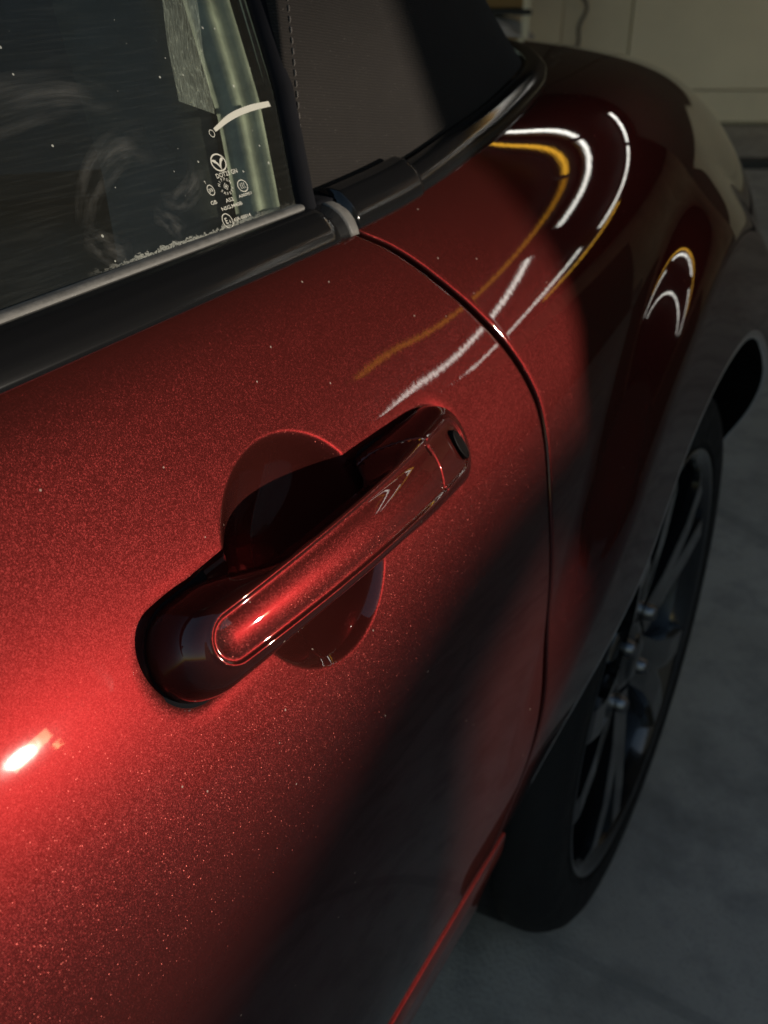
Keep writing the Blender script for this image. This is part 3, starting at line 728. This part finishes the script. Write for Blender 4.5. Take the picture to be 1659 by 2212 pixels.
# winged emblem in an oval
mring(-.5073, .0300, .0046, .0037, .0006)
def ribbon(pts, ws):
    pts = cr(pts, 14); ws = np.interp(np.linspace(0, 1, 14), np.linspace(0, 1, len(ws)), ws); t = np.gradient(pts, axis=0); t /= np.linalg.norm(t, axis=1)[:, None]; n = np.stack([-t[:, 1], t[:, 0]], 1)
    return np.vstack([pts + n * ws[:, None] / 2, pts - n * ws[:, None] / 2]), [(k, k + 1, 14 + k + 1, 14 + k) for k in range(13)]
for sg in (-1, 1):
    v_, f_ = ribbon([(sg * .0042, .0015), (sg * .0024, .0009), (sg * .0009, -.0004), (0, -.0022), (0, -.0033)], [.0002, .0013, .0009, .0007, .0005]); mark('wing', v_, f_, -.5073, .0300)
mtext('DOT23 GN', .0026, -.5055, .0250, .0140)
mring(-.5193, .0206, .0021, .0022, .00035); mtext('JIS', .0019, -.5193, .0206, .0027); mtext('T', .0016, -.5205, .0240)
for k, ch in enumerate('NIPPON'):
    a = math.radians(155 - k * 26); mtext(ch, .0017, -.5096 + .0039 * math.cos(a), .0203 + .0030 * math.sin(a), rot=a - math.pi / 2)
for k, ch in enumerate('SAFETY'):
    a = math.radians(205 + k * 26); mtext(ch, .0017, -.5096 + .0039 * math.cos(a), .0203 + .0030 * math.sin(a), rot=a + math.pi / 2)
for s_, w_ in ((.0015, .0003), (.0006, .0006)):
    mark('diamond', np.array([(s_, 0), (0, s_), (-s_, 0), (0, -s_), (s_ - w_, 0), (0, s_ - w_), (-s_ + w_, 0), (0, -s_ + w_)]), [(k, (k + 1) % 4, 4 + (k + 1) % 4, 4 + k) for k in range(4)], -.5096, .0203)
mring(-.4995, .0187, .0032, .0026, .0004)
for k in range(3): mring(-.4990 - .0012 + k * .0012, .0187, .0008, .0013, .0003, 100, 260, 16)
mtext('A000951', .0017, -.5003, .0150, .0088)
mtext('GB', .0021, -.5210, .0157, .0038); mtext('AS2', .0021, -.5112, .0149, .0052); mtext('NSG.M40B', .0020, -.5116, .0123, .0136)
mring(-.5181, .0075, .0031, .0031, .00038); mtext('E', .0034, -.5188, .0075); mtext('6', .0019, -.5168, .0070)
mtext('43R-00014', .0019, -.5086, .0069, .0116)

v_, f_ = ribbon([(-.5005, .0425), (-.487, .0462), (-.472, .0480), (-.4570, .0482)], [.0016, .0026, .0027, .0024]); mark('lamp_reflection', v_, f_, 0, 0)  # lamp reflection drawn as a white arc on the glass
mring(-.5030, .0415, .0016, .0016, .0003)  # round end of the painted lamp reflection
# dried films and wipes on the glass
M['wipe'] = film_mat('dried_wipe', (.45, .43, .39), .09, 'wipe'); M['tape'] = film_mat('tape_residue', (.45, .50, .40), .22, 'tape')
def film(name, pts, wid, mat, off=.0004, n=30, k=8):
    p = cr(pts, n); t = np.gradient(p, axis=0); t /= np.linalg.norm(t, axis=1)[:, None]; nn_ = np.stack([-t[:, 1], t[:, 0]], 1)
    wv = np.interp(np.linspace(0, 1, n), np.linspace(0, 1, len(wid)), wid); g = np.linspace(-.5, .5, k)
    Q = p[:, None, :] + nn_[:, None, :] * (wv[:, None] * g[None, :])[..., None]
    P = gsurf(Q[..., 0], Q[..., 1]) + gnorm(Q[..., 0], Q[..., 1]) * off
    U = np.broadcast_to(np.linspace(0, 1, n)[:, None], (n, k)).copy(); W = np.broadcast_to(np.linspace(0, 1, k)[None, :], (n, k)).copy()
    return glass_mesh(name, P, U, W, mat, glass)
film('wipe_mark', [(-.655, .044), (-.62, .060), (-.575, .066), (-.545, .060)], [.016, .020, .014], 'wipe')
film('wipe_mark', [(-.590, .020), (-.578, .033), (-.558, .043), (-.540, .042)], [.008, .014, .016], 'wipe')
film('wipe_mark', [(-.548, .022), (-.540, .020), (-.528, .024), (-.520, .031)], [.007, .010, .009], 'wipe')
film('wipe_mark', [(-.592, .018), (-.585, .012), (-.575, .006)], [.012, .014], 'wipe')
film('wipe_mark', [(-.556, .018), (-.549, .013), (-.545, .008)], [.008, .011], 'wipe')
film('tape_residue', [(-.5045, .0522), (-.495, .074), (-.4825, .096), (-.472, .118)], [.019, .019, .020], 'tape')


# ---- seals and cabin behind the glass
def inner(X, s, d): return gsurf(X, s) - gnorm(X, s) * d
ss = np.linspace(-.02, .30, 50)
uu = np.linspace(0, 1, 40)
Pp = np.zeros((len(uu), len(ss), 3))
for i, u in enumerate(uu):
    Xc = grear(ss) - .052 * (1 - u) - .002
    dep = .009 + .055 * (1 - u) ** 1.7 + .0030 * math.sin(u * 11) * (1 - u) + .004 * math.exp(-((u - .70) / .05) ** 2)
    Pp[i] = inner(Xc, ss, np.full(len(ss), dep)[:, None])
grid_mesh('pillar_seal', Pp, 'seal', car)
sb = inner(grear(ss) - .0055, ss, .0085); thc = np.linspace(0, 2 * math.pi, 13)[:-1]
sweep('seal_bead', sb, np.stack([np.cos(thc) * .0016, np.sin(thc) * .0016], 1), 'seal_bright', car, up=(1, 0, 0))  # bead paler than the seal; sun's brightness put into its colour
Pq = np.stack([inner(grear(ss) - .019 * (1 - u) - .0030, ss, np.full(len(ss), .0060 + .011 * (1 - u) ** 1.6 + .0016 * math.sin(u * 13))[:, None]) for u in np.linspace(0, 1, 16)])
grid_mesh('sunlit_seal_face', Pq, 'seal_sunlit', car)  # sun on the black seal put into this paler colour
# weatherstrip between pane and canvas
wsx = np.array([gsurf(grear(s) + .0075 + .01 * max(0, s), s) + np.array([0, .004, 0]) for s in ss])
sweep('weatherstrip', wsx, np.stack([np.cos(thc) * .0065, np.sin(thc) * .0085], 1), 'rubber', car, up=(0, -.88, .47))
wsx2 = wsx + np.array([.006, .016, 0])
sweep('inner_weatherstrip', wsx2, np.stack([np.cos(thc) * .012, np.sin(thc) * .012], 1), 'rubber', car, up=(0, -.88, .47))
cab = [(-1.5, .13, .25), (-.12, .13, .25), (-.12, .84, .25), (-1.5, .84, .25), (-1.5, .24, 1.16), (-.25, .24, 1.16), (-.25, .84, 1.18), (-1.5, .84, 1.18)]
mesh('cabin_lining', cab, [(0, 1, 2, 3), (1, 5, 6, 2), (3, 2, 6, 7), (0, 3, 7, 4)], 'liner', car, smooth=False)
def seat_blob(name, c, rad, mat, parent, e=.55, rx=0.):
    u = np.linspace(-math.pi / 2, math.pi / 2, 28); w = np.linspace(-math.pi, math.pi, 49)[:-1]
    sp = lambda a, p: np.sign(a) * np.abs(a) ** p
    U, W = np.meshgrid(u, w, indexing='ij')
    P = np.stack([rad[0] * sp(np.cos(U), e) * sp(np.cos(W), e), rad[1] * sp(np.cos(U), e) * sp(np.sin(W), e), rad[2] * sp(np.sin(U), e)], -1)
    c_, s_ = math.cos(rx), math.sin(rx); P = np.stack([P[..., 0] * c_ + P[..., 2] * s_, P[..., 1], -P[..., 0] * s_ + P[..., 2] * c_], -1) + np.array(c)
    return grid_mesh(name, P, mat, parent, closed_v=True)
seat = seat_blob('seat', (-.36, .45, .72), (.085, .20, .34), 'seat', car, rx=math.radians(22))
seat_blob('headrest', (-.27, .45, 1.03), (.05, .12, .08), 'seat', seat, rx=math.radians(15))
Pdt = np.array([[(X, .125 + .01 * math.sin(a * 1.5), z) for z, a in ((.835, 0), (.80, 1), (.70, 2), (.5, 2.2), (.3, 2.5))] for X in np.linspace(-1.35, -.46, 30)])
grid_mesh('door_inner_trim', Pdt, 'liner', car)

# ---- canvas soft top
tb_ = np.array([(-.462, .1085, .8400), (-.40, .1075, .8440), (-.36, .1070, .8480), (-.31, .1090, .8545), (-.254, .1130, .8605), (-.18, .1240, .8690), (-.13, .1380, .8720), (-.095, .1560, .8735), (-.05, .1830, .8745), (-.012, .2110, .8750), (.027, .2550, .8755), (.052, .3180, .876), (.067, .42, .877), (.072, .6, .878), (.072, .84, .878)])
tt_ = np.array([(-.335, .2500, 1.170), (-.30, .2550, 1.172), (-.285, .260, 1.172), (-.265, .268, 1.172), (-.245, .280, 1.170), (-.245, .305, 1.166), (-.26, .335, 1.162), (-.28, .365, 1.158), (-.31, .405, 1.152), (-.34, .455, 1.146), (-.37, .52, 1.14), (-.39, .59, 1.136), (-.40, .67, 1.133), (-.41, .76, 1.13), (-.41, .84, 1.13)])
nb = 220; cb = cr(tb_, nb); ct = cr(tt_, nb); kk_ = np.linspace(0, 1, 90)
Pt = cb[:, None, :] * (1 - kk_)[None, :, None] + ct[:, None, :] * kk_[None, :, None]
bul = np.sin(kk_ * math.pi) * .012; tanb = np.gradient(cb, axis=0); nb_ = np.cross(tanb, [0, 0, 1.]); nb_ /= np.linalg.norm(nb_, axis=1)[:, None]
Pt = Pt + nb_[:, None, :] * bul[None, :, None]
Wv = .0022 * np.sin(np.linspace(0, 9, nb))[:, None] * np.sin(kk_ * 5 + 1)[None, :]; Pt = Pt + nb_[:, None, :] * Wv[..., None]
fr_ = Pt[0]; tn_ = Pt[0] - Pt[1]; tn_ /= np.linalg.norm(tn_, axis=1)[:, None]
nrm_ = np.cross(np.gradient(fr_, axis=0), tn_); nrm_ /= np.linalg.norm(nrm_, axis=1)[:, None]; nrm_ *= np.where(nrm_[:, 1:2] > 0, -1, 1)
hem = [fr_ + tn_ * .0022 - nrm_ * .022, fr_ + tn_ * .0024 - nrm_ * .004, fr_ + tn_ * .0018 - nrm_ * .0014, fr_ + tn_ * .001 - nrm_ * .0003]
Pt2 = np.concatenate([np.array(hem), Pt], 0)
top = grid_mesh('soft_top', Pt2, 'fabric', car)
# stitched seam beside the front hem
sv, sf = [], []
seam = fr_ + (Pt[8] - Pt[0]); L_ = np.r_[0, np.cumsum(np.linalg.norm(np.diff(seam, axis=0), axis=1))]
seam = Pt[0] + (Pt[1] - Pt[0]) / np.linalg.norm(Pt[1] - Pt[0], axis=1)[:, None] * .0062
pos = np.arange(0, L_[-1], .0047)
for p0 in pos:
    def at(l): return np.array([np.interp(l, L_, seam[:, k]) for k in range(3)])
    a, b = at(p0), at(p0 + .0036); nv = np.array([np.interp(p0, L_, nrm_[:, k]) for k in range(3)]); d = (b - a); d /= np.linalg.norm(d) + 1e-9; w = np.cross(d, nv)
    base = len(sv)
    for q, hgt, wd in ((0, -.0002, .0002), (.2, .0005, .00045), (.8, .0005, .00045), (1, -.0002, .0002)):
        c = a + (b - a) * q
        for k in range(6):
            an = k * math.pi / 3; sv.append(c + nv * (hgt + math.sin(an) * wd) + w * math.cos(an) * wd)
    for r0 in range(3):
        for k in range(6): sf.append((base + r0 * 6 + k, base + r0 * 6 + (k + 1) % 6, base + r0 * 6 + 6 + (k + 1) % 6, base + r0 * 6 + 6 + k))
st = mesh('seam_stitching', sv, sf, 'thread', top); st['kind'] = 'stuff'

# ---- rear wheel
def lathe(name, prof, mat, parent, n=96, c=(0, 0, WZ), a0=0., a1=360., flip=False):
    full = abs(a1 - a0) >= 359.9; th = np.radians(np.linspace(a0, a1, n + 1)); th = th[:-1] if full else th
    P = np.array([[(c[0] + r * math.cos(a), c[1] + y, c[2] + r * math.sin(a)) for r, y in prof] for a in th])
    return grid_mesh(name, P, mat, parent, closed_u=full, flip=flip)
YW = .011
rim = lathe('wheel', [(.2235, YW + .004), (.2245, YW), (.2225, YW - .0015), (.2185, YW + .001), (.213, YW + .006), (.207, YW + .020)], 'wheel', car)
lathe('wheel_barrel', [(.207, YW + .020), (.202, YW + .05), (.200, YW + .12), (.205, YW + .17), (.222, YW + .185)], 'barrel', rim)
tyre = lathe('tyre', [(r if r < .25 else .25 + (r - .25) * .84, y) for r, y in [(.220, YW + .006), (.226, YW + .001), (.234, YW - .001), (.250, YW - .003), (.268, YW - .0015), (.280, YW + .004), (.289, YW + .013), (.2945, YW + .022), (.297, YW + .030), (.298, YW + .045), (.2915, YW + .046), (.2915, YW + .054), (.2985, YW + .055), (.2995, YW + .085), (.293, YW + .086), (.293, YW + .096), (.2995, YW + .097), (.2985, YW + .130), (.2915, YW + .131), (.2915, YW + .139), (.298, YW + .140), (.295, YW + .165), (.290, YW + .180), (.262, YW + .192), (.222, YW + .184)]], 'tyre', rim, n=140)
# shoulder tread blocks (lateral sipes)
lathe('sidewall_ring', [(.2295, YW - .0012), (.2315, YW - .0022), (.2335, YW - .0012)], 'tyre', rim)
def spoke(a, da):
    """tapered twin arm from hub to rim"""
    v = []; st_ = [(.040, .028, .026, .050), (.09, .020, .030, .040), (.15, .013, .030, .034), (.195, .011, .026, .030), (.2085, .014, .020, .034)]
    for r, dep, thick, wid in st_:
        ang_ = a + da * min(1, r / .2) ; ca, sa = math.cos(ang_), math.sin(ang_); tx, tz = -sa, ca
        for (du, dy) in ((-.5, .35), (-.5, .02), (-.38, 0), (.38, 0), (.5, .02), (.5, .35), (.3, 1), (-.3, 1)):
            v.append((r * ca + tx * wid * du, YW + dep - .010 + dy * thick, WZ + r * sa + tz * wid * du))
    n = 8; f = []
    for k in range(len(st_) - 1):
        for j in range(n): f.append((k * n + j, k * n + (j + 1) % n, (k + 1) * n + (j + 1) % n, (k + 1) * n + j))
    f.append(tuple(range(n - 1, -1, -1))); f.append(tuple((len(st_) - 1) * n + j for j in range(n)))
    return v, f
for k in range(5):
    for da in (-.23, .23):
        v, f = spoke(math.radians(90 + 72 * k + 14), da); o = mesh('spoke', v, f, 'wheel', rim, smooth=False)
lathe('hub', [(.0, YW + .016), (.030, YW + .016), (.036, YW + .020), (.066, YW + .022), (.070, YW + .030), (.068, YW + .07)], 'wheel', rim, n=48)
lathe('centre_cap', [(.0, YW + .0105), (.018, YW + .0112), (.0255, YW + .0135), (.028, YW + .018)], 'wheel', rim, n=40)
for k in range(4):
    a = math.radians(45 + 90 * k); lathe('lug_nut', [(.0, YW + .006), (.006, YW + .0065), (.0085, YW + .010), (.0095, YW + .016), (.0095, YW + .024)], 'steel', rim, n=6, c=(.05 * math.cos(a), 0, WZ + .05 * math.sin(a)))
disc = lathe('brake_disc', [(.06, YW + .060), (.075, YW + .075), (.140, YW + .075), (.141, YW + .079), (.141, YW + .085), (.075, YW + .087)], 'steel', car, n=96)
def arcbox(name, a0, a1, r0, r1, y0, y1, mat, parent):
    th = np.radians(np.linspace(a0, a1, 14)); P = np.array([[(r * math.cos(a), y, WZ + r * math.sin(a)) for r, y in ((r0, y0 + .006), (r0 + .006, y0), (r1 - .008, y0), (r1, y0 + .010), (r1, y1), (r0, y1))] for a in th])
    return grid_mesh(name, P, mat, parent, closed_v=True, smooth=False)
arcbox('brake_caliper', -30, 35, .095, .158, YW + .055, YW + .12, 'steel', disc)
